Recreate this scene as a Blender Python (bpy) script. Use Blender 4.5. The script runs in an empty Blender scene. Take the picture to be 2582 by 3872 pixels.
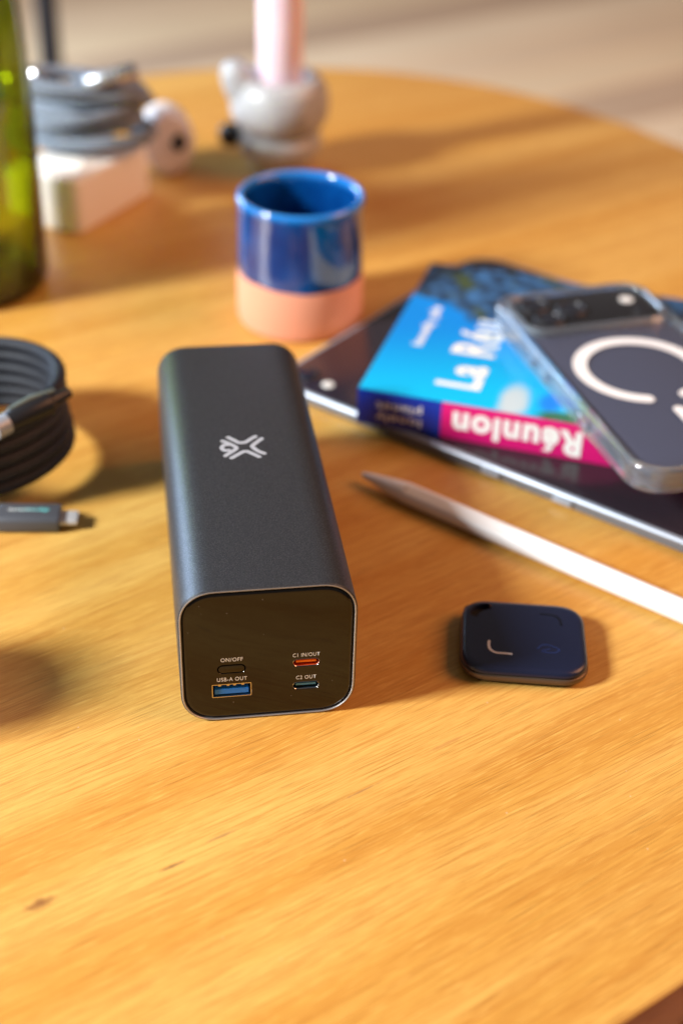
import bpy, bmesh, math, random
from mathutils import Vector, Matrix
random.seed(7)
MM = 0.001
R = math.radians
scene = bpy.context.scene
COL = scene.collection

# ------------------------------------------------------------------ camera
cam_d = bpy.data.cameras.new('camera')
cam = bpy.data.objects.new('camera', cam_d)
COL.objects.link(cam)
pitch, roll = R(34.4), R(1.8)
fw = Vector((0, math.cos(pitch), -math.sin(pitch)))
rt = Vector((1, 0, 0)); up = Vector((0, math.sin(pitch), math.cos(pitch)))
r2 = math.cos(roll) * rt + math.sin(roll) * up
u2 = -math.sin(roll) * rt + math.cos(roll) * up
M = Matrix.Identity(4)
for i in range(3):
    M[i][0], M[i][1], M[i][2] = r2[i], u2[i], -fw[i]
M.translation = Vector((0, -375, 323)) * MM
cam.matrix_world = M
cam_d.sensor_fit = 'VERTICAL'
cam_d.sensor_height = 36; cam_d.sensor_width = 24
cam_d.lens = 50
cam_d.clip_start = 0.02; cam_d.clip_end = 60
cam_d.dof.use_dof = True
cam_d.dof.focus_distance = 0.459
cam_d.dof.aperture_fstop = 4.8
scene.camera = cam

# ------------------------------------------------------------------ light
scene.view_settings.view_transform = 'Standard'
scene.view_settings.look = 'None'
scene.view_settings.exposure = 0.0
scene.view_settings.gamma = 1.0
world = bpy.data.worlds.new('World'); scene.world = world
world.use_nodes = True
bg = world.node_tree.nodes['Background']
bg.inputs[0].default_value = (0.86, 0.77, 0.74, 1)
bg.inputs[1].default_value = 0.15

def area(name, loc, target, sx, sy, power, color):
    d = bpy.data.lights.new(name, 'AREA'); d.shape = 'RECTANGLE'
    d.size, d.size_y, d.energy, d.color = sx, sy, power, color
    o = bpy.data.objects.new(name, d); COL.objects.link(o)
    o.location = loc
    o.rotation_euler = (Vector(target) - Vector(loc)).to_track_quat('-Z', 'Y').to_euler()
    return o
az, el, dist = R(20), R(32), 2.3
tgt = Vector((0, 0.1, 0))
kl = tgt + dist * Vector((-math.cos(az) * math.cos(el), -math.sin(az) * math.cos(el), math.sin(el)))
area('window_key', kl, tgt, 0.34, 0.42, 121, (0.98, 0.99, 0.97))
area('window_side', (-1.55, 1.65, 0.55), (0, 0.15, 0), 1.2, 0.8, 44, (0.55, 0.74, 1.0))
area('warm_fill', (2.3, 0.1, 1.9), (0, 0.15, 0), 2.0, 1.6, 70, (1.0, 0.43, 0.19))  # added lamp on the right that fills and reddens the shadows

# ------------------------------------------------------------------ helpers
def link(o, parent=None):
    COL.objects.link(o)
    if parent: o.parent = parent
    return o
def tag(o, label, cat=None, group=None, kind=None):
    if label: o['label'] = label
    if cat: o['category'] = cat
    if group: o['group'] = group
    if kind: o['kind'] = kind
    return o
def thing(name, label, cat, loc=(0, 0, 0), rz=0, group=None):
    o = bpy.data.objects.new(name, None); link(o)
    o.location = Vector(loc) * MM; o.rotation_euler = (0, 0, R(rz))
    o.empty_display_size = 0.01
    return tag(o, label, cat, group)
def mobj(name, verts, faces, mat, parent=None, ang=35):
    me = bpy.data.meshes.new(name)
    me.from_pydata([tuple(c * MM for c in v) for v in verts], [], faces)
    bm = bmesh.new(); bm.from_mesh(me)
    bmesh.ops.recalc_face_normals(bm, faces=bm.faces)
    bm.to_mesh(me); bm.free()
    me.shade_smooth()
    me.set_sharp_from_angle(angle=R(ang))
    me.materials.append(mat)
    return link(bpy.data.objects.new(name, me), parent)
def rr(w, h, r, k=8, n=2.0, cx=0, cy=0):
    """rounded rectangle outline, counter-clockwise; n = superellipse power of the corner"""
    pts = []
    for q, (sx, sy) in enumerate(((1, 1), (-1, 1), (-1, -1), (1, -1))):
        for i in range(k + 1):
            t = math.pi / 2 * i / k
            if q % 2: t = math.pi / 2 - t
            c, s = math.cos(t) ** (2 / n) if math.cos(t) > 1e-9 else 0, math.sin(t) ** (2 / n) if math.sin(t) > 1e-9 else 0
            pts.append((cx + sx * (w / 2 - r + r * c), cy + sy * (h / 2 - r + r * s)))
    return pts
def loft(secs, cap0=True, cap1=True, closed=True):
    n = len(secs[0]); V = [p for s in secs for p in s]; F = []
    for i in range(len(secs) - 1):
        for j in range(n if closed else n - 1):
            a, b = i * n + j, i * n + (j + 1) % n
            F.append((a, b, b + n, a + n))
    if cap0: F.append(tuple(range(n))[::-1])
    if cap1: F.append(tuple(range((len(secs) - 1) * n, len(secs) * n)))
    return V, F
def slab(w, d, r, prof, k=8, n=2.0, cx=0, cy=0):
    """prof = list of (inset, z)"""
    secs = []
    for ins, z in prof:
        secs.append([(x, y, z) for x, y in rr(w - 2 * ins, d - 2 * ins, max(r - ins, .05), k, n, cx, cy)])
    return loft(secs)
def rnd(e, z0, z1, k=4, eb=None):
    """profile of a slab from z0 to z1 with top round e and bottom round eb"""
    eb = e if eb is None else eb
    P = []
    for i in range(k + 1):
        t = math.pi / 2 * i / k; P.append((eb * (1 - math.sin(t)), z0 + eb * (1 - math.cos(t))))
    for i in range(k + 1):
        t = math.pi / 2 * i / k; P.append((e * (1 - math.cos(t)), z1 - e * (1 - math.sin(t))))
    return P
def lathe(prof, seg=72, cx=0, cy=0, cap0=False, cap1=False):
    secs = [[(cx + r * math.cos(2 * math.pi * j / seg), cy + r * math.sin(2 * math.pi * j / seg), z) for j in range(seg)] for r, z in prof]
    return loft(secs, cap0, cap1)
def tube(path, rad, seg=10, caps=True, closed=False):
    P = [Vector(p) for p in path]; n = len(P); secs = []
    T = []
    for i in range(n):
        a = P[(i - 1) % n] if (closed or i > 0) else P[0]
        b = P[(i + 1) % n] if (closed or i < n - 1) else P[-1]
        T.append((b - a).normalized())
    ref = Vector((0, 0, 1)) if abs(T[0].z) < .9 else Vector((1, 0, 0))
    N = (ref - T[0] * ref.dot(T[0])).normalized()
    for i in range(n):
        N = (N - T[i] * N.dot(T[i])).normalized(); B = T[i].cross(N)
        r = rad[i] if isinstance(rad, (list, tuple)) else rad
        secs.append([tuple(P[i] + r * (math.cos(2 * math.pi * j / seg) * N + math.sin(2 * math.pi * j / seg) * B)) for j in range(seg)])
    return loft(secs, caps, caps)
def ribbon(pts, w, z, k=6):
    """flat stroke with rounded ends lying at height z, pts 2-D; smooth by Catmull-Rom"""
    P = [Vector(p) for p in pts]; S = []
    for i in range(len(P) - 1):
        p0, p1, p2, p3 = P[max(i - 1, 0)], P[i], P[i + 1], P[min(i + 2, len(P) - 1)]
        for j in range(k):
            t = j / k
            S.append(.5 * ((2 * p1) + (p2 - p0) * t + (2 * p0 - 5 * p1 + 4 * p2 - p3) * t * t + (3 * p1 - p0 - 3 * p2 + p3) * t ** 3))
    S.append(P[-1])
    V, F = [], []
    L_, R_ = [], []
    for i, p in enumerate(S):
        t = (S[min(i + 1, len(S) - 1)] - S[max(i - 1, 0)]).normalized(); nn = Vector((-t.y, t.x)) * w / 2
        L_.append(p + nn); R_.append(p - nn)
    for i in range(len(S)): V += [(L_[i].x, L_[i].y, z), (R_[i].x, R_[i].y, z)]
    for i in range(len(S) - 1): F.append((2 * i, 2 * i + 1, 2 * i + 3, 2 * i + 2))
    for e, s in ((0, -1), (len(S) - 1, 1)):
        t = (S[1] - S[0]).normalized() if e == 0 else (S[-1] - S[-2]).normalized()
        nn = Vector((-t.y, t.x)); b = len(V); fan = []
        for j in range(9):
            a = math.pi * j / 8
            q = S[e] + w / 2 * (math.cos(a) * nn + s * math.sin(a) * t); V.append((q.x, q.y, z)); fan.append(b + j)
        F.append(tuple(fan))
    return V, F
def text(name, body, width, height, center, right, upv, mat, parent, bold=0.0, depth=0.06, shear=0.0):
    cu = bpy.data.curves.new(name, 'FONT'); cu.body = body
    cu.offset = bold; cu.resolution_u = 4; cu.align_x = 'LEFT'; cu.shear = shear; cu.space_character = 1.12
    tmp = bpy.data.objects.new('tmp', cu); COL.objects.link(tmp)
    bpy.context.view_layer.update()
    me = bpy.data.meshes.new_from_object(tmp.evaluated_get(bpy.context.evaluated_depsgraph_get()))
    bpy.data.objects.remove(tmp); bpy.data.curves.remove(cu)
    xs = [v.co.x for v in me.vertices]; ys = [v.co.y for v in me.vertices]
    x0, x1, y0, y1 = min(xs), max(xs), min(ys), max(ys)
    rv, uv = Vector(right).normalized(), Vector(upv).normalized(); nv = rv.cross(uv); c = Vector(center)
    for v in me.vertices:
        a = ((v.co.x - x0) / (x1 - x0) - .5) * width; b = ((v.co.y - y0) / (y1 - y0) - .5) * height
        v.co = (c + rv * a + uv * b + nv * depth) * MM
    me.name = name; me.materials.clear(); me.materials.append(mat)
    return link(bpy.data.objects.new(name, me), parent)
def place_local(o, loc=(0, 0, 0), rot=(0, 0, 0)):
    o.location = Vector(loc) * MM; o.rotation_euler = rot
    return o

# ------------------------------------------------------------------ materials
def mat(name, col, rough=.5, metal=0, spec=.5, coat=0, coat_r=.05, trans=0, ior=1.45, bump=None, var=None, sss=0):
    m = bpy.data.materials.new(name); m.use_nodes = True
    nt = m.node_tree; b = nt.nodes['Principled BSDF']
    b.inputs['Base Color'].default_value = (*col, 1); b.inputs['Roughness'].default_value = rough
    b.inputs['Metallic'].default_value = metal; b.inputs['Specular IOR Level'].default_value = spec
    b.inputs['Coat Weight'].default_value = coat; b.inputs['Coat Roughness'].default_value = coat_r
    b.inputs['Transmission Weight'].default_value = trans; b.inputs['IOR'].default_value = ior
    if sss:
        b.inputs['Subsurface Weight'].default_value = sss; b.inputs['Subsurface Scale'].default_value = .004
    tc = nt.nodes.new('ShaderNodeTexCoord')
    if bump:                                           # (scale, strength, distance mm, detail)
        nz = nt.nodes.new('ShaderNodeTexNoise'); nz.inputs['Scale'].default_value = bump[0]; nz.inputs['Detail'].default_value = bump[3]
        nt.links.new(tc.outputs['Object'], nz.inputs['Vector'])
        bp = nt.nodes.new('ShaderNodeBump'); bp.inputs['Strength'].default_value = bump[1]; bp.inputs['Distance'].default_value = bump[2] * MM
        nt.links.new(nz.outputs['Fac'], bp.inputs['Height']); nt.links.new(bp.outputs['Normal'], b.inputs['Normal'])
    if var:                                            # (scale, amount) colour mottling
        nz = nt.nodes.new('ShaderNodeTexNoise'); nz.inputs['Scale'].default_value = var[0]; nz.inputs['Detail'].default_value = 4
        nt.links.new(tc.outputs['Object'], nz.inputs['Vector'])
        mx = nt.nodes.new('ShaderNodeMix'); mx.data_type = 'RGBA'
        mx.inputs[6].default_value = (*[c * (1 - var[1]) for c in col], 1); mx.inputs[7].default_value = (*[min(1, c * (1 + var[1])) for c in col], 1)
        nt.links.new(nz.outputs['Fac'], mx.inputs[0]); nt.links.new(mx.outputs[2], b.inputs['Base Color'])
    return m
class NT:
    """tiny node-graph helper"""
    def __init__(s, m): s.m = m; s.t = m.node_tree; s.b = s.t.nodes['Principled BSDF']
    def n(s, typ, **kw):
        o = s.t.nodes.new(typ)
        for k, v in kw.items(): setattr(o, k, v)
        return o
    def set(s, sock, v):
        if hasattr(v, 'is_output'): s.t.links.new(v, sock)
        else: sock.default_value = v
    def math(s, op, a, b=0.0, c=None):
        o = s.n('ShaderNodeMath', operation=op); s.set(o.inputs[0], a); s.set(o.inputs[1], b)
        if c is not None: s.set(o.inputs[2], c)
        return o.outputs[0]
    def noise(s, vec, scale, detail=3, rough=.5, dist=0):
        o = s.n('ShaderNodeTexNoise'); s.set(o.inputs['Vector'], vec); s.set(o.inputs['Scale'], scale)
        o.inputs['Detail'].default_value = detail; o.inputs['Roughness'].default_value = rough; o.inputs['Distortion'].default_value = dist
        return o.outputs['Fac']
    def maprange(s, v, a, b, c=0, d=1, smooth=True):
        o = s.n('ShaderNodeMapRange'); o.interpolation_type = 'SMOOTHSTEP' if smooth else 'LINEAR'
        s.set(o.inputs[0], v)
        for i, x in enumerate((a, b, c, d)): o.inputs[i + 1].default_value = x
        return o.outputs[0]
    def scale(s, vec, sc, loc=(0, 0, 0)):
        o = s.n('ShaderNodeMapping'); s.set(o.inputs[0], vec); o.inputs['Scale'].default_value = sc; o.inputs['Location'].default_value = loc
        return o.outputs[0]
    def mix(s, f, a, b):
        o = s.n('ShaderNodeMix', data_type='RGBA'); s.set(o.inputs[0], f)
        s.set(o.inputs[6], a if hasattr(a, 'is_output') else (*a, 1)); s.set(o.inputs[7], b if hasattr(b, 'is_output') else (*b, 1))
        return o.outputs[2]
    def xyz(s, vec):
        o = s.n('ShaderNodeSeparateXYZ'); s.set(o.inputs[0], vec); return o.outputs

def wood_material(name, light, mid, dark, knots=(), rough=.36, specks=False):
    m = mat(name, mid, rough); g = NT(m)
    oc = g.n('ShaderNodeTexCoord').outputs['Object']
    warp = g.n('ShaderNodeTexNoise'); g.set(warp.inputs['Vector'], g.scale(oc, (3, 9, 3))); warp.inputs['Scale'].default_value = 1; warp.inputs['Detail'].default_value = 2
    wv = g.n('ShaderNodeVectorMath', operation='MULTIPLY_ADD')
    g.set(wv.inputs[0], warp.outputs['Color']); wv.inputs[1].default_value = (0, .016, 0); g.set(wv.inputs[2], oc)
    v = wv.outputs[0]
    band = g.noise(g.scale(v, (2.2, 40, 4)), 1, 3, .55)
    heart = g.noise(g.scale(v, (1.1, 5.5, 2)), 1, 2, .5)
    streak = g.noise(g.scale(v, (4.5, 260, 10)), 1, 3, .65)
    fibre = g.noise(g.scale(v, (26, 1700, 60)), 1, 3, .7)
    mott = g.noise(g.scale(v, (90, 620, 60)), 1, 3, .6)
    fleck = g.noise(g.scale(oc, (90, 1900, 200)), 1, 2, .5)
    pore = g.noise(g.scale(v, (38, 2600, 100)), 1, 1, .5)
    c = g.mix(g.maprange(band, .34, .68), light, mid)
    c = g.mix(g.math('MULTIPLY', g.maprange(heart, .42, .68), .34), c, (dark[0] * 1.22, dark[1] * 1.28, dark[2] * 1.3))
    c = g.mix(g.math('MULTIPLY', g.maprange(streak, .42, .68), .26), c, dark)
    c = g.mix(g.math('MULTIPLY', g.maprange(mott, .45, .72), .18), c, dark)
    c = g.mix(g.math('MULTIPLY', g.maprange(fibre, .46, .64), .52), c, dark)
    c = g.mix(g.math('MULTIPLY', g.maprange(fleck, .54, .70), .50), c, tuple(min(1, x * 1.12) for x in light))
    c = g.mix(g.math('MULTIPLY', g.maprange(pore, .63, .70), .42), c, tuple(x * .35 for x in dark))
    if specks:                                          # dust and lint
        vo = g.n('ShaderNodeTexVoronoi'); g.set(vo.inputs['Vector'], g.scale(oc, (70, 70, 70))); vo.inputs['Scale'].default_value = 1
        c = g.mix(g.math('MULTIPLY', g.maprange(vo.outputs['Distance'], .028, .014), .30), c, (.85, .82, .76))
    for (ku, kv, lu, lv, col, amt) in knots:
        d = g.n('ShaderNodeVectorMath', operation='LENGTH')
        sx = g.scale(v, (1 / lu, 1 / lv, 0), (-ku / lu, -kv / lv, 0))
        g.set(d.inputs[0], sx)
        dn = g.math('ADD', d.outputs['Value'], g.math('MULTIPLY', g.math('SUBTRACT', g.noise(oc, 420, 3), .5), .9))
        c = g.mix(g.math('MULTIPLY', g.maprange(dn, 1.0, .15), amt), c, col)
    g.set(g.b.inputs['Base Color'], c)
    g.set(g.b.inputs['Roughness'], g.math('ADD', rough - .05, g.math('MULTIPLY', fibre, .12)))
    bp = g.n('ShaderNodeBump'); bp.inputs['Strength'].default_value = .35; bp.inputs['Distance'].default_value = .00007
    g.set(bp.inputs['Height'], g.math('ADD', fibre, g.math('MULTIPLY', fleck, .6))); g.set(g.b.inputs['Normal'], bp.outputs[0])
    return m
# table local frame: x along the grain (35.5 deg), y across; centre of the table in that frame
TU, TV = (-107.5, 230.0)
def tl(u, v): return ((u - TU) * MM, (v - TV) * MM)
kn = []
k1 = tl(-128, -33); kn.append((k1[0], k1[1], .0065, .0024, (.24, .105, .035), .9))
k2 = tl(-90, -40); kn.append((k2[0], k2[1], .006, .0007, (.16, .08, .04), .8))
k3 = tl(-72, -37); kn.append((k3[0], k3[1], .007, .0008, (.30, .17, .07), .6))
k4 = tl(-26, -44); kn.append((k4[0], k4[1], .010, .0006, (.30, .15, .06), .6))
k5 = tl(10, -41); kn.append((k5[0], k5[1], .012, .0010, (.42, .17, .05), .5))
M_wood = wood_material('honey_wood', (.695, .440, .118), (.595, .325, .064), (.41, .148, .017), kn, specks=True)
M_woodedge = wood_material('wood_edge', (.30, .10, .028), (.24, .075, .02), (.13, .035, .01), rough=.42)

# ------------------------------------------------------------------ floor (setting)
def floor_mat(i, col):
    m = mat('floor_board_tone', col, .45, var=(3.0, .10)); return m
tones = [floor_mat(i, c) for i, c in enumerate([(.80, .64, .43), (.70, .54, .36), (.86, .72, .50), (.58, .44, .30), (.82, .67, .44)])]
M_sub = mat('subfloor', (.10, .08, .06), .8)
FZ = -450
bm_v = [(-3000, -2500, FZ - 14), (3500, -2500, FZ - 14), (3500, 5500, FZ - 14), (-3000, 5500, FZ - 14)]
floor = mobj('floor', bm_v, [(0, 1, 2, 3)], M_sub); tag(floor, None, kind='structure')
def plank_mesh(w, l):
    V, F = slab(l, w, 2, [(0, FZ - 13), (0, FZ - 2), (2, FZ)], 1)
    return V, F
ca, sa = math.cos(R(36)), math.sin(R(36))
pw = 150
order = [0, 2, 3, 4, 0, 1, 4, 2, 0, 3, 2, 4, 1, 0, 2, 3, 4]
pmesh = {}
for i in range(-8, 22):
    tone = order[(i + 8) % len(order)]
    for half in (0, 1):
        L_ = 3000; off = -1500 + half * 3004 + (i % 3) * 420
        key = tone
        if key not in pmesh:
            V, F = plank_mesh(pw - 3, L_); o = mobj('plank', V, F, tones[tone], floor, 20); pmesh[key] = o.data
        else:
            o = link(bpy.data.objects.new('plank', pmesh[key]), floor)
        vv = i * pw + 300; uu = off
        o.location = Vector((ca * uu - sa * vv, sa * uu + ca * vv, 0)) * MM
        o.rotation_euler = (0, 0, R(36))

# ------------------------------------------------------------------ table
c35, s35 = math.cos(R(35.5)), math.sin(R(35.5))
table = thing('table', 'honey coloured wooden table with rounded corners that everything rests on', 'table',
              (c35 * TU - s35 * TV, s35 * TU + c35 * TV, FZ), 35.5)
TW, TD = 1185, 778
V, F = slab(TW, TD, 300, [(2.5, -22), (0, -19.5), (0, -2.2), (.5, -1.0), (1.4, -.25), (2.6, 0)], 40, 2.25)
V = [(x, y, z - FZ) for x, y, z in V]
top = mobj('tabletop', V, F, M_wood, table, 25)
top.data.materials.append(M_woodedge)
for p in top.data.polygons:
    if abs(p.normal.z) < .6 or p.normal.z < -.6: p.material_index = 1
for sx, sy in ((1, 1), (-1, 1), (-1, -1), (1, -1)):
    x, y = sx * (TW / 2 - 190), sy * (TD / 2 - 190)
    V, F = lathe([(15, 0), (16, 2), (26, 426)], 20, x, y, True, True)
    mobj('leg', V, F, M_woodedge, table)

# ------------------------------------------------------------------ power bank
BX, BY, BYAW, BW, BH, BL = -21.9, -24.7, 9.3, 57.0, 54.0, 162.4
bank = thing('power_bank', 'dark grey metal power bank block with glossy black port panel facing the camera', 'power bank', (BX, BY, 0), BYAW)
def shell_material():
    m = mat('anodised_grey', (.13, .135, .145), .46, metal=.72, spec=.5); g = NT(m)
    oc = g.n('ShaderNodeTexCoord').outputs['Object']
    sp = g.n('ShaderNodeTexVoronoi'); g.set(sp.inputs['Vector'], oc); sp.inputs['Scale'].default_value = 5200
    n1 = g.noise(oc, 3300, 1)
    g.set(g.b.inputs['Base Color'], g.mix(g.maprange(n1, .42, .74), (.052, .056, .064), (.130, .138, .152)))
    bp = g.n('ShaderNodeBump'); bp.inputs['Strength'].default_value = .5; bp.inputs['Distance'].default_value = .00005
    g.set(bp.inputs['Height'], n1); g.set(g.b.inputs['Normal'], bp.outputs[0])
    return m
M_shell = shell_material()
M_rim = mat('cut_metal_rim', (.42, .42, .44), .40, metal=.75, bump=(900, .4, .05, 3))
M_black = mat('dark_gap', (.006, .006, .006), .6)
M_panel = mat('piano_black', (.006, .0055, .005), .05, spec=.50, bump=(140, .10, .05, 2))
g = NT(M_panel); oc_ = g.n('ShaderNodeTexCoord').outputs['Object']
vo = g.n('ShaderNodeTexVoronoi'); g.set(vo.inputs['Vector'], g.scale(oc_, (330, 330, 330))); vo.inputs['Scale'].default_value = 1
dust = g.math('MULTIPLY', g.maprange(vo.outputs['Distance'], .085, .05), g.maprange(g.noise(oc_, 900, 0), .5, .62))
g.set(g.b.inputs['Base Color'], g.mix(g.math('MULTIPLY', dust, .25), (.006, .0055, .005), (.5, .46, .42)))
g.set(g.b.inputs['Roughness'], g.math('ADD', g.math('MULTIPLY', g.maprange(g.noise(g.scale(oc_, (40, 40, 90)), 1, 3), .45, .75), .10), .035))
M_white = mat('white_print', (.82, .82, .80), .5)
M_metal = mat('port_metal', (.60, .58, .56), .22, metal=1)
M_blue = mat('blue_plastic', (.01, .20, .72), .35)
M_orange = mat('orange_plastic', (.95, .20, .006), .4)
M_slate = mat('dark_plastic', (.010, .02, .032), .3)
M_sky_tongue = mat('sky_tint_plastic', (.06, .28, .50), .3)  # black plastic, with its blue sky reflection put into the base colour
ro = 12.2; nn = 2.25
def sec(ins, y, k=12):
    return [(x, y, z + BH / 2) for x, z in rr(BW - 2 * ins, BH - 2 * ins, max(ro - ins, .5), k, nn)]
secs = [sec(1.05, 3.5), sec(.95, .35)]
V, F = loft([sec(.42, -.02)] + [sec(.0, .40), sec(0, BL - 2.2), sec(.25, BL - 1.1), sec(.75, BL - .4), sec(1.6, BL), ], False, True)
mobj('shell', V, F, M_shell, bank, 40)
V, F = loft([sec(.42, -.02), sec(.55, -.12), sec(.78, -.12), sec(.92, .05), sec(.95, 3.6)], False, False)
mobj('rim', V, F, M_rim, bank, 30)
V, F = loft([sec(.93, 1.3), sec(2.6, 1.3)], False, False)
mobj('gap', V, F, M_black, bank)
# panel with real openings
PI_ = 1.45
holes = {'button': rr(9.3, 3.75, 1.85, 6, 2, -11.98, 21.97), 'usb_a': rr(13.15, 5.9, .35, 3, 2, -12.03, 12.87),
         'c1': rr(8.95, 3.3, 1.62, 7, 2, 12.2, 22.38), 'c2': rr(8.95, 3.3, 1.62, 7, 2, 12.2, 12.65)}
bm = bmesh.new()
def loop(pts, y, bm=bm):
    vs = [bm.verts.new((x * MM, y * MM, z * MM)) for x, z in pts]
    return vs, [bm.edges.new((vs[i], vs[(i + 1) % len(vs)])) for i in range(len(vs))]
def bridge(a, b):
    for i in range(len(a)):
        j = (i + 1) % len(a); bm.faces.new((a[i], a[j], b[j], b[i]))
def pout(ins): return [(x, z) for x, _, z in sec(ins, 0)]
vin, ein = loop(pout(PI_ + 1.6), -.02); edges = list(ein); prev = vin
for ins, y in ((PI_ + .9, .03), (PI_ + .45, .16), (PI_ + .15, .42), (PI_, .8), (PI_, 2.5)):
    vs, _ = loop(pout(ins), y); bridge(prev, vs); prev = vs
for k, pts in holes.items():
    vs, es = loop(pts, -.02); edges += es
    cx = sum(p[0] for p in pts) / len(pts); cz = sum(p[1] for p in pts) / len(pts)
    grow = [(cx + (p[0] - cx) * .985, cz + (p[1] - cz) * .965) for p in pts]
    v2, _ = loop(grow, .12); bridge(vs, v2); v3, _ = loop(grow, 1.8); bridge(v2, v3)
bmesh.ops.triangle_fill(bm, use_beauty=True, use_dissolve=False, edges=edges)
# remove triangles that fell inside the openings
def inside(pts, x, z):
    c = False; n = len(pts)
    for i in range(n):
        (x1, z1), (x2, z2) = pts[i], pts[i - 1]
        if (z1 > z) != (z2 > z) and x < (x2 - x1) * (z - z1) / (z2 - z1) + x1: c = not c
    return c
dead = [f for f in bm.faces if all(abs(v.co.y / MM + .02) < 1e-3 for v in f.verts) and any(inside(p, f.calc_center_median().x / MM, f.calc_center_median().z / MM) for p in holes.values())]
bmesh.ops.delete(bm, geom=dead, context='FACES_ONLY')
bmesh.ops.recalc_face_normals(bm, faces=bm.faces)
for f in bm.faces:                                      # front must face -y
    if all(abs(v.co.y / MM + .02) < 1e-3 for v in f.verts):
        if f.normal.y > 0: bmesh.ops.reverse_faces(bm, faces=bm.faces)
        break
me = bpy.data.meshes.new('front_panel'); bm.to_mesh(me); bm.free(); me.shade_smooth(); me.set_sharp_from_angle(angle=R(25)); me.materials.append(M_panel)
link(bpy.data.objects.new('front_panel', me), bank)
# power button: slightly smaller pill inside its opening
secs = [[(x, y, z) for x, z in rr(9.3 - .75 - 2 * i, 3.75 - .75 - 2 * i, 1.5 - i, 6, 2, -12.0, 21.9)] for i, y in ((0, 2.4), (0, .28), (.12, .08), (.35, .0))]
V, F = loft(secs); mobj('power_button', V, F, M_panel, bank, 30)
secs = [[(x, y, z) for x, z in rr(9.6, 4.0, 1.9, 6, 2, -11.98, 21.97)] for y in (1.7, 1.75)]
V, F = loft(secs); mobj('button_recess', V, F, M_black, bank)
# usb-a socket
pa = bpy.data.objects.new('usb_a_port', None); link(pa, bank); pa.location = Vector((-12.03, 0, 12.87)) * MM; pa.empty_display_size = .004
def ringsec(w, h, r, y, k=3): return [(x, y, z) for x, z in rr(w, h, r, k)]
V, F = loft([ringsec(12.85, 5.6, .35, .16), ringsec(12.85, 5.6, .35, .05), ringsec(12.3, 5.05, .25, .05), ringsec(12.2, 4.95, .2, 8)], False, False)
mobj('metal_shell', V, F, M_metal, pa, 30)
V, F = loft([ringsec(12.4, 5.1, .2, 7.9), ringsec(12.4, 5.1, .2, 8.0)]); mobj('socket_back', V, F, M_slate, pa)
V, F = loft([ringsec(10.9, 1.9, .15, .5), ringsec(11.1, 2.1, .2, .7), ringsec(11.1, 2.1, .2, 7.9)])
o = mobj('tongue', [(x, y, z - .75) for x, y, z in V], F, M_blue, pa, 30)
for x in (-3.9, -1.15, .95, 3.6):
    V, F = loft([[(x + a, y, z) for a, z in ((-.55, 2.62), (-.42, 1.95), (.42, 1.95), (.55, 2.62))] for y in (.12, 2.2)])
    mobj('contact_spring', V, F, M_metal, pa, 20)
# usb-c sockets
for nm, zc, mt, mc in (('usb_c_port', 22.38, M_orange, mat('orange_dark', (.45, .05, .006), .4)), ('usb_c_port', 12.65, M_sky_tongue, M_slate)):
    pc = bpy.data.objects.new(nm, None); link(pc, bank); pc.location = Vector((12.2, 0, zc)) * MM; pc.empty_display_size = .004
    tag(pc, 'orange lined USB-C socket' if zc > 20 else 'dark USB-C socket')
    V, F = loft([ringsec(8.75, 3.1, 1.5, .14, 7), ringsec(8.5, 2.9, 1.42, .06, 7), ringsec(8.3, 2.7, 1.33, .2, 7)], False, False)
    mobj('metal_shell', V, F, M_metal, pc, 40)
    V, F = loft([ringsec(8.3, 2.7, 1.33, .2, 7), ringsec(8.25, 2.65, 1.3, 6, 7)], False, True)
    mobj('lining', V, F, mc, pc, 40)
    V, F = loft([ringsec(6.5, .75, .1, .35), ringsec(6.65, .9, .12, .5), ringsec(6.65, .9, .12, 6)])
    mobj('tongue', [(x, y, z + .35) for x, y, z in V], F, mt, pc, 30)
# lettering on the panel
for s_, cx, cz, w, h in (('ON/OFF', -11.83, 25.9, 7.1, 1.55), ('USB-A OUT', -11.87, 17.72, 9.7, 1.6), ('C1 IN/OUT', 12.2, 25.72, 8.75, 1.55), ('C2 OUT', 12.24, 16.22, 6.6, 1.55)):
    text('lettering', s_, w, h, (cx, -.02, cz), (1, 0, 0), (0, 0, 1), M_white, bank, .004, .03)
# emblem on top
M_emblem = mat('silver_print', (.44, .48, .54), .4, metal=.2)
EM = [[(-5.41, 89.96), (-3.59, 88.02), (-1.93, 86.1), (-0.44, 85.8), (0.98, 86.38), (2.82, 88.24), (4.47, 89.53)], [(6.6, 87.85), (4.72, 85.71), (2.82, 83.3), (3.13, 81.83), (4.44, 79.7), (6.51, 77.78)], [(4.51, 75.73), (2.74, 77.61), (0.81, 79.51), (-0.68, 79.66), (-2.61, 78.16), (-5.19, 75.9)], [(-7.58, 87.55), (-5.58, 85.9), (-3.92, 84.0), (-2.99, 82.47), (-3.88, 80.84), (-5.83, 79.06), (-7.29, 77.52)], [(-5.67, 84.75), (-7.02, 84.89), (-8.15, 83.0), (-7.31, 81.2), (-5.66, 81.17)]]
EV, EF = [], []
for i, l in enumerate(EM):
    V, F = ribbon(l, 1.62, BH + .05 + .012 * i); b = len(EV); EV += V; EF += [tuple(x + b for x in f) for f in F]
mobj('emblem', EV, EF, M_emblem, bank)

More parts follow.
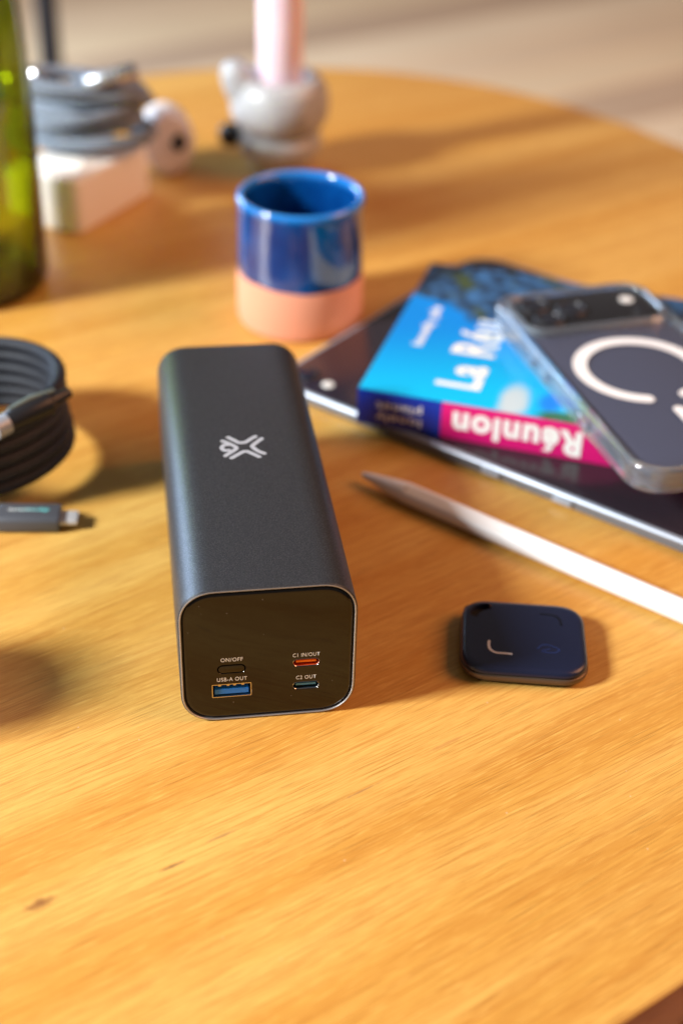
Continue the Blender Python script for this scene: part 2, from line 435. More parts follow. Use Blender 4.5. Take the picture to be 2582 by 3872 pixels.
# ------------------------------------------------------------------ tracker tag
trk = thing('tracker_tag', 'small dark navy square tracker tag with clipped keyring corner beside the power bank', 'tracker', (65.2, 13.2, 0), -3.5)
M_tagtop = mat('navy_satin', (.007, .011, .034), .34, spec=.5, coat=.25, coat_r=.25, bump=(2500, .15, .03, 2))
M_tagside = mat('bronze_band', (.12, .085, .06), .38, metal=.55)
M_tagbase = mat('tag_base', (.012, .012, .014), .45)
TWd, THt = 44.5, 39.5
V, F = slab(TWd - 3.2, THt - 3.2, 9.5, rnd(.4, 0, 1.7, 3, .9), 10, 2.3); mobj('base', V, F, M_tagbase, trk)
V, F = slab(TWd, THt, 10.5, [(2.0, 1.2), (.9, 1.6), (.25, 2.3), (0, 3.2), (.25, 4.1), (.8, 4.5), (1.4, 4.55)], 10, 2.3); mobj('side_band', V, F, M_tagside, trk)
# top cover with a real keyring slot in the far left corner
bm = bmesh.new()
def lp(pts, z):
    vs = [bm.verts.new((x * MM, y * MM, z * MM)) for x, y in pts]
    return vs, [bm.edges.new((vs[i], vs[(i + 1) % len(vs)])) for i in range(len(vs))]
slot = []
for i in range(13):                                     # crescent along the corner
    a = R(98 + 74 * i / 12); slot.append((-11.2 + 8.6 * math.cos(a), 8.6 + 8.6 * math.sin(a)))
for i in range(13):
    a = R(172 - 74 * i / 12); slot.append((-10.2 + 6.2 * math.cos(a), 7.6 + 6.2 * math.sin(a)))
tp = [(3.2, 7.35), (1.9, 7.22), (1.0, 6.75), (.5, 6.0), (.35, 5.1), (.75, 4.75)]
vin, ein = lp(rr(TWd - 2 * tp[0][0], THt - 2 * tp[0][0], 10.5 - tp[0][0], 10, 2.3), tp[0][1]); prev = vin
for ins, z in tp[1:]:
    vs, _ = lp(rr(TWd - 2 * ins, THt - 2 * ins, 10.5 - ins, 10, 2.3), z); bridge(prev, vs); prev = vs
sv, se = lp(slot, 7.35); sv2, _ = lp(slot, 5.0); bridge(sv, sv2)
bmesh.ops.triangle_fill(bm, use_beauty=True, edges=ein + se)
dead = [f for f in bm.faces if all(abs(v.co.z / MM - 7.35) < 1e-3 for v in f.verts) and inside(slot, f.calc_center_median().x / MM, f.calc_center_median().y / MM)]
bmesh.ops.delete(bm, geom=dead, context='FACES_ONLY')
bmesh.ops.recalc_face_normals(bm, faces=bm.faces)
me = bpy.data.meshes.new('top_cover'); bm.to_mesh(me); bm.free(); me.shade_smooth(); me.set_sharp_from_angle(angle=R(50)); me.materials.append(M_tagtop)
link(bpy.data.objects.new('top_cover', me), trk)
V, F = slab(11, 11, 3, [(0, 4.56), (0, 4.9)], 4, 2, -15.5, 13); mobj('slot_floor', V, F, M_black, trk)
M_mark = mat('grey_print', (.45, .47, .52), .4)
V, F = ribbon([(-12.2, -4.6), (-12.3, -7.4), (-11.6, -9.4), (-9.8, -10.6), (-7.0, -10.7), (-4.6, -10.8)], .9, 7.40, 5)
mobj('corner_mark', V, F, M_mark, trk); 
V, F = ribbon([(6.4, 12.6), (9.6, 12.4), (11.8, 11.6), (13.0, 9.6), (13.3, 7.0)], 1.0, 7.40, 5)
mobj('corner_mark', V, F, mat('glossy_black_print', (.004, .005, .012), .08, coat=.6), trk)
V, F = ribbon([(4.5, -7.0), (6.5, -4.6), (9.5, -5.0), (12.0, -6.8), (10.0, -8.6), (6.0, -8.2), (8.8, -6.6)], .8, 7.39, 5)
mobj('embossed_mark', V, F, mat('glossy_navy', (.012, .022, .085), .12, coat=.5), trk)

# ------------------------------------------------------------------ stylus
ang = math.degrees(math.atan2(33 - 118.5, 125.5 - 8.0))
sty = thing('stylus', 'white stylus pen lying across the table in front of the tablet', 'stylus', (8.0, 118.5, 0), ang)
M_stylus = mat('satin_white', (.80, .81, .83), .32, coat=.15)
def flatcirc(r, x, flat=.86, seg=40):
    out = []
    for j in range(seg):
        a = 2 * math.pi * j / seg; y, z = r * math.cos(a), r * math.sin(a)
        q = -.5 * y + .866 * z                          # flat side turned up and back
        if q > r * flat: d = q - r * flat; y += .5 * d; z -= .866 * d
        out.append((x, y, z + 4.45))
    return out
V, F = loft([flatcirc(4.45, 23, .9), flatcirc(4.45, 26, .88), flatcirc(4.45, 160, .88), flatcirc(4.2, 164, .88), flatcirc(3.0, 166, .9)])
mobj('barrel', V, F, M_stylus, sty, 30)
V, F = loft([[(x, r * math.cos(2 * math.pi * j / 40), 4.45 + r * math.sin(2 * math.pi * j / 40)) for j in range(40)] for x, r in ((.0, .35), (.25, .75), (1.0, 1.15), (6, 2.1), (14, 3.4), (20, 4.15), (22.2, 4.4), (22.8, 4.42))])
mobj('tip', V, F, M_stylus, sty, 40)
V, F = loft([[(x, 4.1 * math.cos(2 * math.pi * j / 32), 4.45 + 4.1 * math.sin(2 * math.pi * j / 32)) for j in range(32)] for x in (22.4, 23.4)])
mobj('tip_seam', V, F, mat('seam_grey', (.3, .3, .31), .5), sty)

# ------------------------------------------------------------------ tablet (lies under the book)
tab = thing('tablet', 'dark tablet with pale metal edge lying under the travel guide', 'tablet', (-34.4, 193.5, 0), -35.3)
TA, TB = 247.6, 178.5
cx, cy = TA / 2, TB / 2
M_tabback = mat('dark_glossy_back', (.022, .016, .022), .24, spec=.5, coat=.2, coat_r=.12)
M_tabedge = mat('pale_metal_edge', (.34, .39, .47), .42, metal=.35)
M_case = mat('grey_case', (.13, .14, .16), .25, coat=.3)
V, F = slab(TA, TB, 18, [(1.2, 0), (.3, .5), (0, 1.2), (0, 4.4), (.5, 4.6)], 10, 2.2, cx, cy); mobj('side', V, F, M_case, tab, 30)
V, F = slab(TA, TB, 18, [(.35, 4.55), (-.35, 4.75), (-.55, 5.3), (-.1, 5.95), (.8, 6.3), (1.7, 6.2), (2.1, 5.9)], 10, 2.2, cx, cy); mobj('edge_band', V, F, M_tabedge, tab, 30)
V, F = slab(TA - 3.4, TB - 3.4, 16.4, [(0, 5.5), (0, 6.22), (.4, 6.35)], 10, 2.2, cx, cy); mobj('back_cover', V, F, M_tabback, tab, 30)
M_lens = mat('lens_glass', (.01, .012, .02), .05, coat=1)
M_flash = mat('flash_white', (.75, .76, .74), .3)
M_ringm = mat('lens_ring', (.03, .03, .035), .35, metal=.4)
V, F = lathe([(5.6, 6.3), (5.6, 7.0), (5.2, 7.4), (4.4, 7.4), (4.3, 7.0)], 40, 11.3, 13.4); mobj('lens_ring', V, F, M_ringm, tab)
V, F = lathe([(4.35, 7.05), (2, 7.2), (.01, 7.25)], 40, 11.3, 13.4, True, True); mobj('lens', V, F, M_lens, tab)
V, F = lathe([(2.8, 6.3), (2.8, 6.6), (2.5, 6.75), (.01, 6.8)], 32, 24.2, 11.7, True, True); mobj('flash', V, F, M_flash, tab)
for x in (118, 152):
    V, F = slab(9, 1.6, .7, [(0, 2.0), (0, 4.2), (.3, 4.4)], 4, 2, x, -.5); mobj('side_button', V, F, M_tabedge, tab)

# ------------------------------------------------------------------ book
BA = -15.5
book = thing('guide_book', 'blue paperback travel guide with magenta spine lying on the tablet', 'book', (5.6, 157.5, 6.4), BA)
BLn, BWd, BTh = 197, 133, 16.8                              # along spine, across, thick
def cover_material():
    m = mat('printed_cover', (.02, .3, .8), .28, coat=.5, coat_r=.12); g = NT(m)
    oc = g.n('ShaderNodeTexCoord').outputs['Object']; x, y, z = g.xyz(oc)
    n1 = g.noise(oc, 45, 4); n2 = g.noise(g.scale(oc, (1, 1, 1)), 160, 4)
    wob = g.math('MULTIPLY', g.math('SUBTRACT', n1, .5), .05)
    yy = g.math('ADD', y, wob)
    sky = g.mix(g.maprange(g.math('ADD', y, g.math('MULTIPLY', x, -.35)), -.02, .07), (.0, .50, .86), (.0, .24, .76))
    hill = g.mix(g.maprange(n2, .36, .68), (.012, .025, .055), (.045, .15, .34))
    hill = g.mix(g.maprange(g.noise(oc, 70, 2), .58, .66), hill, (.05, .075, .03))
    c = g.mix(g.maprange(g.math('ADD', yy, g.math('MULTIPLY', x, .32)), .090, .100), sky, hill)
    # pale beach patch and a blue / green corner near the spine
    def blob(px, py, rx, ry, edge=.5):
        d = g.n('ShaderNodeVectorMath', operation='LENGTH'); g.set(d.inputs[0], g.scale(oc, (1 / rx, 1 / ry, 0), (-px / rx, -py / ry, 0)))
        return g.maprange(g.math('ADD', d.outputs['Value'], g.math('MULTIPLY', g.math('SUBTRACT', n1, .5), 1.2)), 1.1, edge)
    c = g.mix(blob(.066, .010, .009, .016), c, (.50, .62, .68))
    c = g.mix(blob(.080, .014, .008, .010), c, (.0, .22, .80))
    c = g.mix(blob(.088, .003, .016, .006), c, (.03, .14, .05))
    c = g.mix(g.maprange(x, .125, .150), c, (.72, .34, .30))
    g.set(g.b.inputs['Base Color'], c)
    return m
M_cover = cover_material()
M_spine_b = mat('spine_blue', (.004, .03, .32), .35, coat=.3)
M_spine_m = mat('spine_magenta', (.62, .008, .16), .35, coat=.3)
M_pages = mat('page_edges', (.74, .70, .62), .8, bump=(900, .5, .2, 2))
def cover_sheet(z0, z1, nx=24, ny=18, curl=0.0):
    V, F = [], []
    for lay in (0, 1):
        for j in range(ny + 1):
            for i in range(nx + 1):
                x, y = BLn * i / nx, BWd * j / ny
                c = curl * max(0, y / BWd - .5) ** 2 * 4 * (.35 + .65 * math.exp(-((x - 42) / 20) ** 2))
                V.append((x, y, (z0, z1)[lay] + c))
    n1 = (nx + 1) * (ny + 1)
    for j in range(ny):
        for i in range(nx):
            a = j * (nx + 1) + i
            F.append((a, a + nx + 1, a + nx + 2, a + 1)); F.append((n1 + a, n1 + a + 1, n1 + a + nx + 2, n1 + a + nx + 1))
    rim = [i for i in range(nx + 1)] + [j * (nx + 1) + nx for j in range(1, ny + 1)] + [ny * (nx + 1) + i for i in range(nx - 1, -1, -1)] + [j * (nx + 1) for j in range(ny - 1, 0, -1)]
    for k in range(len(rim)):
        a, b = rim[k], rim[(k + 1) % len(rim)]; F.append((a, b, b + n1, a + n1))
    return V, F
V, F = cover_sheet(BTh - .5, BTh, curl=2.2); mobj('front_cover', V, F, M_cover, book, 30)
V, F = cover_sheet(0, .5); mobj('back_cover', V, F, M_cover, book, 30)
V, F = slab(BLn - 1.5, BWd - 2, .5, [(0, .55), (0, BTh - .55)], 2, 2, BLn / 2, BWd / 2); mobj('page_block', V, F, M_pages, book)
def spine_piece(x0, x1, m):
    prof = []
    for i in range(9):
        t = i / 8; z = t * BTh; prof.append((-.75 - .55 * math.sin(math.pi * t) ** .6, z))
    inner = [(-.03, BTh), (-.03, 0)]
    V, F = loft([[(x, y, z) for y, z in prof + inner] for x in (x0, x1)]); return mobj('spine', V, F, m, book, 40)
tag(spine_piece(0, 37, M_spine_b), 'dark blue end of the spine'); tag(spine_piece(37, BLn, M_spine_m), 'magenta length of the spine')
# lettering: the title runs away from the spine, the spine lettering stands on its head
text('title_lettering', 'La Réunion', 112, 20, (40, 70, BTh + .02), (0, 1, 0), (-1, 0, 0), M_white, book, .030, .08)
text('cover_lettering', 'lonely planet', 56, 6.2, (14.8, 74, BTh + .02), (0, 1, 0), (-1, 0, 0), M_white, book, .035, .08)
for s_, dz in (('lonely', 5.4), ('planet', 10.9)):
    text('spine_lettering', s_, 20, 4.9, (18.5, -1.36, dz), (-1, 0, 0), (0, 0, -1), M_white, book, .02, .03)
text('spine_lettering', 'Réunion', 55, 12.2, (69.5, -1.36, 8.0), (-1, 0, 0), (0, 0, -1), M_white, book, .045, .03)

# ------------------------------------------------------------------ phone in a clear case (lies on the book)
PZ = 6.4 + BTh + .15
PA = 17.8
phx, phy = 66.4 - 2.0, 227.5
phone = thing('phone', 'dark phone in a clear case with white ring lying on the guide book', 'phone', (phx, phy, PZ), PA)
PWd, PLn = 77.5, 157.5                                   # case outer, local x across, local -y along
M_phone = mat('slate_blue_glass', (.065, .074, .12), .18, coat=.6, coat_r=.05)
M_phframe = mat('phone_frame', (.10, .13, .20), .3, metal=.8)
M_clear = mat('clear_plastic', (.80, .90, 1.0), .03, trans=.92, ior=1.46, coat=1.0, coat_r=.02)
def sheet_material():
    m = bpy.data.materials.new('clear_sheet'); m.use_nodes = True; t = m.node_tree; t.nodes.clear()
    out = t.nodes.new('ShaderNodeOutputMaterial'); mx = t.nodes.new('ShaderNodeMixShader'); tr = t.nodes.new('ShaderNodeBsdfTransparent')
    gl = t.nodes.new('ShaderNodeBsdfGlossy'); gl.inputs['Roughness'].default_value = .06; fr = t.nodes.new('ShaderNodeFresnel'); fr.inputs[0].default_value = 1.45
    ge = t.nodes.new('ShaderNodeNewGeometry'); mt_ = t.nodes.new('ShaderNodeMath'); mt_.operation = 'SUBTRACT'; mt_.inputs[0].default_value = 1; t.links.new(ge.outputs['Backfacing'], mt_.inputs[1]); mu = t.nodes.new('ShaderNodeMath'); mu.operation = 'MULTIPLY'; t.links.new(fr.outputs[0], mu.inputs[0]); t.links.new(mt_.outputs[0], mu.inputs[1]); t.links.new(mu.outputs[0], mx.inputs[0]); t.links.new(tr.outputs[0], mx.inputs[1]); t.links.new(gl.outputs[0], mx.inputs[2]); t.links.new(mx.outputs[0], out.inputs[0])
    return m
M_sheet = sheet_material()
pcx, pcy = PWd / 2, -PLn / 2
V, F = slab(PWd - 7, PLn - 7, 12.0, rnd(1.2, 1.2, 9.2, 3), 10, 2.2, pcx, pcy); body = mobj('body', V, F, M_phone, phone, 35)
V, F = slab(PWd - 6.7, PLn - 6.7, 12.1, [(0, 3.2), (0, 7.2)], 10, 2.2, pcx, pcy); mobj('frame', V, F, M_phframe, phone, 35)
# bumper of the case: a closed ring with bevelled inner and outer faces
ring = []
for ins, z in ((0, 1.2), (.5, .3), (1.3, 0), (2.8, .4), (3.1, 2.0), (3.1, 8.8), (3.2, 10.1), (2.7, 10.9), (1.3, 11.1), (.4, 10.5), (0, 9.4), (.35, 5.2), (0, 1.2)):
    ring.append([(x, y, z) for x, y in rr(PWd - 2 * ins, PLn - 2 * ins, 15 - ins, 10, 2.2, pcx, pcy)])
V, F = loft(ring, False, False); mobj('case_bumper', V, F, M_clear, phone, 40)
V, F = slab(PWd - 7.2, PLn - 7.2, 11.9, [(0, 9.35), (0, 9.75)], 10, 2.2, pcx, pcy); mobj('case_back', V, F, M_sheet, phone, 30)
for s_, y in ((1, -52), (1, -66), (1, -108)):
    V, F = slab(1.5, 10, .7, [(0, 3.6), (0, 7.4), (.3, 7.8)], 4, 2, -.4, y); mobj('case_button', V, F, M_clear, phone)
# camera plateau and the raised collar of the case round it
PCX, PCY, PCW, PCH = pcx, -24.0, 65.0, 31.5
M_plate = mat('camera_plate', (.012, .012, .014), .12, coat=.6)
V, F = slab(PCW, PCH, 8, rnd(.8, 9.0, 12.0, 3, .1), 8, 2.2, PCX, PCY); plate = mobj('camera_plate', V, F, M_plate, phone, 35)
coll = [[(x, y, z) for x, y in rr(PCW + 2 * e, PCH + 2 * e, 8 + e, 8, 2.2, PCX, PCY)] for e, z in ((.5, 9.8), (.5, 12.4), (.9, 12.9), (1.8, 12.9), (2.4, 12.4), (2.7, 9.8), (.5, 9.8))]
V, F = loft(coll, False, False); mobj('case_collar', V, F, M_clear, phone, 40)
for lx, ly in ((PCX - 23, -17.5), (PCX - 21.5, -31.5), (PCX - 7.5, -24.5)):
    V, F = lathe([(7.0, 11.9), (7.0, 13.0), (6.6, 13.4), (5.6, 13.4), (5.3, 12.9)], 36, lx, ly); lr = mobj('lens_ring', V, F, M_ringm, phone)
    V, F = lathe([(5.35, 12.95), (3, 13.2), (.01, 13.3)], 36, lx, ly, True, True); mobj('lens', V, F, M_lens, lr)
V, F = lathe([(3.2, 11.95), (3.2, 12.2), (.01, 12.3)], 28, PCX + 22, -20.5, True, True); mobj('flash', V, F, M_flash, phone)
V, F = lathe([(2.6, 11.95), (2.6, 12.2), (.01, 12.25)], 28, PCX + 23, -31, True, True); mobj('sensor', V, F, M_lens, phone)
# white magnet ring, open towards the bottom, and the small alignment bar under it
rcx, rcy = pcx, -79.5
arc = [(rcx + 25.7 * math.cos(R(-90 + a)), rcy + 25.7 * math.sin(R(-90 + a))) for a in range(20, 341, 8)]
M_ringw = mat('ring_white', (.80, .81, .82), .4)
V, F = ribbon(arc, 6.0, 9.85, 3); mobj('magnet_ring', V, F, M_ringw, phone)
V, F = ribbon([(rcx, rcy - 35), (rcx, rcy - 50)], 5.0, 9.85, 3); mobj('alignment_bar', V, F, M_ringw, phone)

# ------------------------------------------------------------------ mug
mug = thing('mug', 'handleless blue glazed mug with bare terracotta base standing behind the power bank', 'mug', (-24, 270, 0), 0)
def glaze_material():
    m = mat('cobalt_glaze', (.004, .045, .30), .10, spec=.6, coat=1.0, coat_r=.03); g = NT(m)
    oc = g.n('ShaderNodeTexCoord').outputs['Object']; z = g.xyz(oc)[2]
    n1 = g.noise(oc, 55, 3)
    c = g.mix(g.maprange(n1, .35, .7), (.001, .030, .155), (.002, .066, .27))
    c = g.mix(g.maprange(z, .0605, .0645), c, (.015, .20, .62))
    g.set(g.b.inputs['Base Color'], c)
    bp = g.n('ShaderNodeBump'); bp.inputs['Strength'].default_value = .6; bp.inputs['Distance'].default_value = .0018
    g.set(bp.inputs['Height'], g.noise(oc, 28, 2)); g.set(g.b.inputs['Normal'], bp.outputs[0]); g.set(g.b.inputs['Coat Normal'], bp.outputs[0])
    return m
M_glaze = glaze_material()
M_terra = mat('terracotta', (.72, .31, .195), .85, var=(60, .06), bump=(500, .3, .2, 4))
V, F = lathe([(24, .0), (28.5, .1), (30.3, 1.2), (31, 4), (31.1, 14), (31.0, 25.5), (30.6, 26.8), (29.2, 27.2), (26, 27.2)], 96, cap0=True)
mobj('terracotta_base', V, F, M_terra, mug, 40)
seg = 96; prof = [(29.6, 25.4), (30.5, 26.0), (30.9, 27.6), (30.7, 34), (30.5, 48), (30.6, 60), (30.8, 63.0), (30.5, 64.4), (29.4, 65.1), (28.0, 64.9), (27.2, 63.6), (26.9, 58), (26.5, 20), (24, 9), (16, 6.2), (.01, 6)]
secs = []
for i, (r, z) in enumerate(prof):
    row = []
    for j in range(seg):
        a = 2 * math.pi * j / seg
        dz = (1.0 * math.sin(2 * a + .6) + .45 * math.sin(5 * a) + .25 * math.sin(11 * a + 1)) if i < 3 else 0
        rw = r + (.25 * math.sin(3 * a + z * .09) if 3 <= i < 7 else 0)
        row.append((rw * math.cos(a), rw * math.sin(a), z + dz))
    secs.append(row)
V, F = loft(secs, False, True); mobj('glazed_wall', V, F, M_glaze, mug, 60)

# ------------------------------------------------------------------ green bottle
bottle = thing('bottle', 'green glass bottle cropped by the left edge of the picture', 'bottle', (-199, 299, 0), 0)
M_green = mat('olive_glass', (1, 1, 1), .03, trans=1.0, ior=1.5)
va = M_green.node_tree.nodes.new('ShaderNodeVolumeAbsorption'); va.inputs['Color'].default_value = (.80, .835, .0, 1); va.inputs['Density'].default_value = 950
M_green.node_tree.links.new(va.outputs[0], M_green.node_tree.nodes['Material Output'].inputs['Volume'])
outp = [(.01, 3.0), (26, 2.6), (36, .4), (40, 0), (43.5, 1.6), (45, 6), (45, 60), (45, 108), (44.4, 126), (43.2, 142), (38, 172), (27, 203), (18, 225), (15, 245), (14.5, 290), (16, 292), (16, 300), (14.5, 302)]
inp = [(11.5, 302), (11.5, 246), (14.5, 226), (23.5, 203), (34.5, 171), (39.7, 141), (41.2, 120), (41.6, 60), (42.2, 9), (39, 4.2), (26, 5), (.01, 5.4)]
outp = [(r_ * 43.5 / 45, z_) for r_, z_ in outp]; inp = [(r_ * 43.5 / 45, z_) for r_, z_ in inp]
V, F = lathe(outp + inp, 72); mobj('glass', V, F, M_green, bottle, 50)

# ------------------------------------------------------------------ candle and holder
HX, HY = -45, 472
holder = thing('candle_holder', 'small speckled white ceramic candle holder behind the blue mug', 'candle holder', (HX, HY, 0), 0)
M_cer = mat('stoneware_white', (.40, .42, .45), .45, coat=.25, coat_r=.2, var=(110, .35))
V, F = lathe([(.01, 0), (15, 0), (17, 1), (20, 6), (24.5, 13), (26, 17.5), (25, 21.5), (21.5, 24)], 64); mobj('lower_bowl', V, F, M_cer, holder, 60)
V, F = lathe([(20, 23.5), (25.5, 27.5), (29.3, 34), (30, 42), (28.8, 50), (26, 55.5), (22, 58), (19, 57.5), (16.2, 55), (15, 50), (14, 46), (.01, 46)], 64); mobj('upper_bowl', V, F, M_cer, holder, 60)
P = [Vector((-20, -6, 50)), Vector((-24, -7, 56)), Vector((-26.5, -8, 62)), Vector((-27.5, -8.4, 66)), Vector((-28, -8.6, 68))]
V, F = tube(P, [11.5, 10.5, 8.6, 6.0, 2.0], 20); mobj('ear', V, F, M_cer, holder, 60)
V, F = lathe([(.01, 0), (4.5, .5), (6.8, 3.5), (7.2, 7), (6, 11), (3.5, 13.2), (.01, 14)], 28)
mobj('black_knob', [(x - 30, y - 4, z + 15) for x, y, z in V], F, mat('black_gloss', (.006, .007, .008), .25), holder, 60)
candle = thing('candle', 'pale pink pillar candle standing in the white ceramic holder', 'candle', (HX + .5, HY, 46.1), 0)
M_wax = mat('pink_wax', (.84, .68, .77), .42, sss=.35)
V, F = lathe([(.01, 0), (11.5, 0), (13.2, 3), (13.3, 40), (13.3, 120), (13.1, 152), (11.5, 154), (.01, 153)], 48); mobj('wax', V, F, M_wax, candle, 50)
V, F = tube([(0, 0, 152), (.5, 0, 158), (.3, .6, 164)], .8, 8); mobj('wick', V, F, M_pages, candle)

# ------------------------------------------------------------------ white charger with a cable bundle on top
chg = thing('wall_charger', 'white plastic wall charger block behind the green bottle', 'charger', (-163, 368, 0), 0)
M_wplas = mat('white_plastic', (.80, .80, .78), .35, coat=.15)
th = -25
cA, sA = math.cos(R(th)), math.sin(R(th))
def rotz(V, a, dx=0, dy=0, dz=0):
    c, s = math.cos(a), math.sin(a); return [(x * c - y * s + dx, x * s + y * c + dy, z + dz) for x, y, z in V]
V, F = slab(46, 74, 7, rnd(3, 0, 31, 4, 2), 6); mobj('body', rotz(V, R(-26), 9, 34), F, M_wplas, chg, 40)
V, F = slab(30, 40, 2, [(0, 31.0), (0, 31.5), (.4, 31.8)], 4); mobj('face_plate', rotz(V, R(-26), 9, 34), F, M_wplas, chg, 40)
plug = thing('power_plug', 'round white power plug with dark socket hole behind the cable bundle', 'plug', (-113, 462, 0), 0)
M_wpink = mat('white_plug', (.74, .70, .70), .4)
circ = lambda r, y, z0=20, sq=1.25: [(r * math.cos(2 * math.pi * j / 40), y, z0 + sq * r * math.sin(2 * math.pi * j / 40)) for j in range(40)]
V, F = loft([circ(11, -13), circ(14, -12), circ(15.9, -8), circ(16, 8), circ(14, 16), circ(9, 22)]); mobj('head', rotz(V, R(16)), F, M_wpink, plug, 40)
V, F = loft([circ(4.4, -13.4, 18), circ(4.4, -12.9, 18)]); mobj('socket_hole', rotz(V, R(28), 3, 0, 4), F, M_slate, plug)
cb = thing('cable_bundle', 'dark grey braided cable bundled on top of the white charger', 'cable', (-152, 412, 31.8), 0)
def braid_material(name, col, scale=380):
    m = mat(name, col, .62, spec=.35); g = NT(m)
    oc = g.n('ShaderNodeTexCoord').outputs['Object']
    n = g.noise(oc, 1400, 1); g.set(g.b.inputs['Base Color'], g.mix(g.maprange(n, .35, .65), tuple(c * .6 for c in col), tuple(c * 1.5 for c in col)))
    bp = g.n('ShaderNodeBump'); bp.inputs['Strength'].default_value = .7; bp.inputs['Distance'].default_value = .0003
    g.set(bp.inputs['Height'], n); g.set(g.b.inputs['Normal'], bp.outputs[0]); return m
M_braid = braid_material('grey_braid', (.17, .215, .28))
path = []
for i in range(6 * 36 + 1):
    a = 2 * math.pi * i / 36; k = i / 36
    rx = 33 + 3.5 * math.sin(1.7 * k) ; ry = 20 + 3 * math.cos(2.3 * k)
    path.append((rx * math.cos(a) + 2 * math.sin(k * 2), ry * math.sin(a) + 1.5 * math.cos(3 * k), 4.2 + k * 6.1 + 3.0 * math.sin(a + k * .8) * min(1, k / 3)))
V, F = tube(path, 3.3, 10); mobj('cable', V, F, M_braid, cb, 60)
path = [(-30, -6, 24), (-16, -21, 27), (4, -25, 24), (24, -16, 26), (31, 0, 33), (20, 6, 41), (4, -6, 42), (0, -14, 42)]
V, F = tube(path, 3.3, 10); mobj('cable_end', V, F, M_braid, cb, 60)
M_conn = mat('bright_metal', (.78, .80, .84), .22, metal=.9)
d = Vector((1, -.02, .30)).normalized(); p0 = Vector((6, -19, 42.5))
V, F = tube([p0, p0 + d * 1, p0 + d * 17, p0 + d * 18], [3.6, 4.3, 4.3, 3.8], 20); mobj('connector_body', V, F, mat('connector_grey', (.46, .50, .56), .3, metal=.6), cb, 40)
V, F = tube([p0 + d * 18, p0 + d * 18.6, p0 + d * 28, p0 + d * 29], [3.9, 4.6, 4.6, 4.0], 20); mobj('connector_tip', V, F, M_conn, cb, 40)
V, F = tube([(-32, -2, 41), (-31, -2.4, 41.4), (-23, -5, 42), (-22, -5.3, 42)], [3.8, 5, 5, 4], 16); mobj('cable_clip', V, F, M_conn, cb, 40)

# ------------------------------------------------------------------ black cable coil with its plugs
coil = thing('cable_coil', 'neatly stacked black charging cable coil at the left edge of the picture', 'cable', (-156, 124, 0), 0)
ax = Vector((.42, .91, 0)).normalized(); tilt = R(-4.2)
pivot = Vector((-40, 18, 0))
Rm = Matrix.Rotation(tilt, 3, ax)
def tl3(v): return tuple(Rm @ (Vector(v) - pivot) + pivot)
M_coil = braid_material('black_braid', (.013, .016, .024))
path = []; turns = 5.45; cr = 2.85
for i in range(int(turns * 60) + 1):
    a = R(-12 + 5.45 * 360) - 2 * math.pi * i / 60; k = i / 60
    rr_ = 42 + .5 * math.sin(k * 5)
    path.append(tl3((rr_ * math.cos(a), rr_ * math.sin(a), 2.9 + 5.6 * k)))
V, F = tube(path, cr, 14); mobj('coil', V, F, M_coil, coil, 60)
M_plugb = mat('plug_black', (.022, .023, .027), .32, metal=.35)
# upper plug lying along the outside of the top turn
q0 = Vector((40.5, -15, 40)); q1 = Vector((26.5, -30, 38.5))
dd = (q1 - q0).normalized()
V, F = tube([q0, q0 + dd * 1, q1 - dd * 1, q1], [3.4, 4.3, 4.3, 3.6], 24); mobj('plug_body', V, F, M_plugb, coil, 40)
V, F = tube([q1 - dd * .2, q1 + dd * .2, q1 + dd * 6.2, q1 + dd * 6.6], [3.2, 4.2, 4.2, 3.6], 24); mobj('plug_collar', V, F, mat('collar_metal', (.30, .35, .42), .35, metal=.2), coil, 40)
V, F = tube([q0 - dd * 9, q0 - dd * 4, q0 + dd * .5], [2.2, 2.6, 3.0], 16); mobj('strain_relief', V, F, M_plugb, coil, 40)
V, F = tube([q0 + Vector((1, 3, 3.2)), (q0 + q1) / 2 + Vector((0, 2.5, 4.4)), q1 + Vector((0, 3, 4))], [.8, 1.2, .8], 10); mobj('hook_strap', V, F, mat('grey_green_strap', (.12, .17, .16), .5), coil, 40)
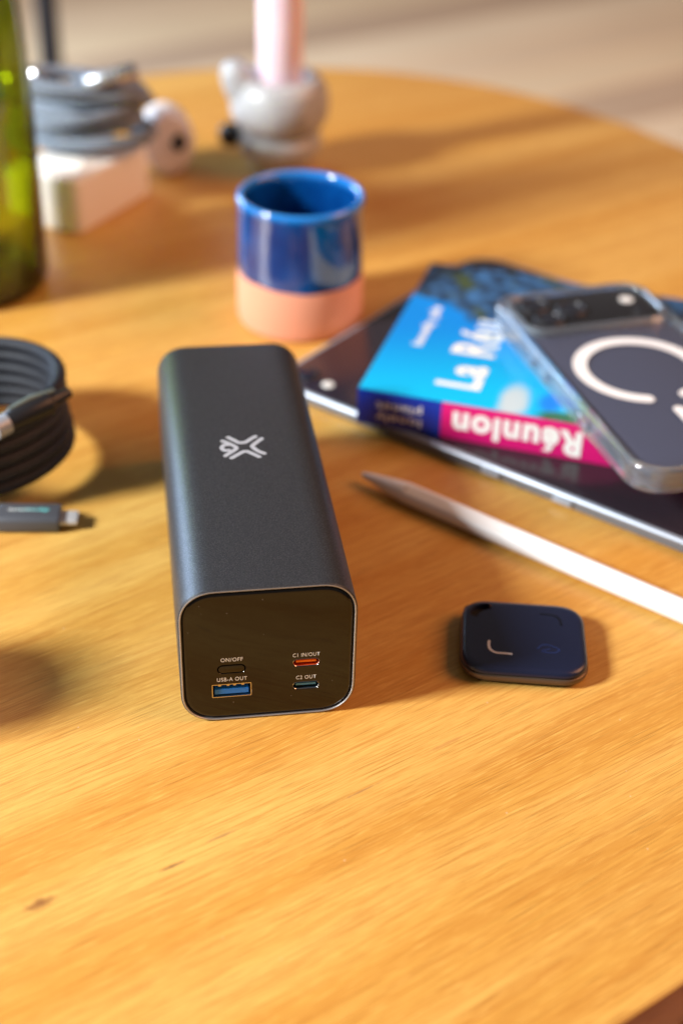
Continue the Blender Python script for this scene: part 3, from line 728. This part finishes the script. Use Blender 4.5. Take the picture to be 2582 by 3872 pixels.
# front plug on the table
pl = thing('cable_plug', 'flat dark cable plug with teal lettering lying in front of the black coil', 'plug', (-109.6, 81.5, 0), 2.5)
V, F = loft([[(x, y, z + 3.4) for y, z in rr(12.4 - 2 * i, 7.2 - 2 * i, 2.2 - i, 5)] for x, i in ((-25.5, 1.2), (-24.5, .3), (-23.5, 0), (-1, 0), (-.3, .2), (0, .8))])
mobj('plug_body', V, F, mat('plug_slate', (.085, .095, .115), .34, metal=.2), pl, 40)
V, F = loft([[(x, y, z + 3.5) for y, z in rr(8.2 - 2 * i, 2.5 - 2 * i, 1.2 - i, 6)] for x, i in ((-.3, 0), (6.1, 0), (6.6, .25))])
mobj('metal_tip', V, F, mat('plug_metal', (.66, .67, .70), .3, metal=.35), pl, 40)
V, F = tube([(-25.2, 0, 3.4), (-40, -1, 3.2), (-60, 6, 3.05), (-80, 22, 3.05)], 3.0, 12); mobj('cable_tail', V, F, M_coil, pl, 60)
M_teal = bpy.data.materials.new('teal_print'); M_teal = mat('teal_print', (.25, .68, .70), .4); g = NT(M_teal)
x_ = g.xyz(g.n('ShaderNodeTexCoord').outputs['Object'])[0]
g.set(g.b.inputs['Base Color'], g.mix(g.maprange(x_, -.020, -.006), (.62, .70, .72), (.14, .60, .62)))
text('lettering', 'dynamic', 15.8, 2.9, (-12.4, .4, 7.0), (-1, 0, 0), (0, -1, 0), M_teal, pl, .02, .05)

# ------------------------------------------------------------------ dark leg of a piece of furniture standing beyond the table
post = thing('furniture_leg', 'slim dark metal leg standing on the floor beyond the table, top left', 'furniture', (-296, 1010, FZ), 0)
M_dark = mat('dark_navy_metal', (.007, .010, .020), .6)
V, F = lathe([(10, 4), (10.5, 8), (10.5, 900), (9, 902)], 24, cap0=True, cap1=True); mobj('tube', V, F, M_dark, post)
V, F = lathe([(13, 0), (13.5, 1), (13, 10), (11, 14), (10.5, 14)], 24, cap0=True); mobj('foot', V, F, M_black, post)

# ------------------------------------------------------------------ unseen vessel added left of the frame to cast a shadow into the picture
shadow_caster = thing('shadow_caster', 'grey stand-in vessel added unseen outside the left edge to cast the shadow there', 'shadow_caster', (-173, -34, 0), 0)
M_caster = mat('caster_grey', (.22, .21, .20), .6)
V, F = lathe([(.01, 0), (18, 0), (20, 1.5), (21.5, 20), (22.5, 48), (21.5, 49), (20.3, 48), (19, 10), (15, 5), (.01, 4.5)], 48); mobj('wall', V, F, M_caster, shadow_caster, 50)

scene.render.engine = 'CYCLES'
scene.cycles.use_denoising = True
scene.cycles.max_bounces = 14
scene.cycles.transmission_bounces = 12
scene.cycles.transparent_max_bounces = 12
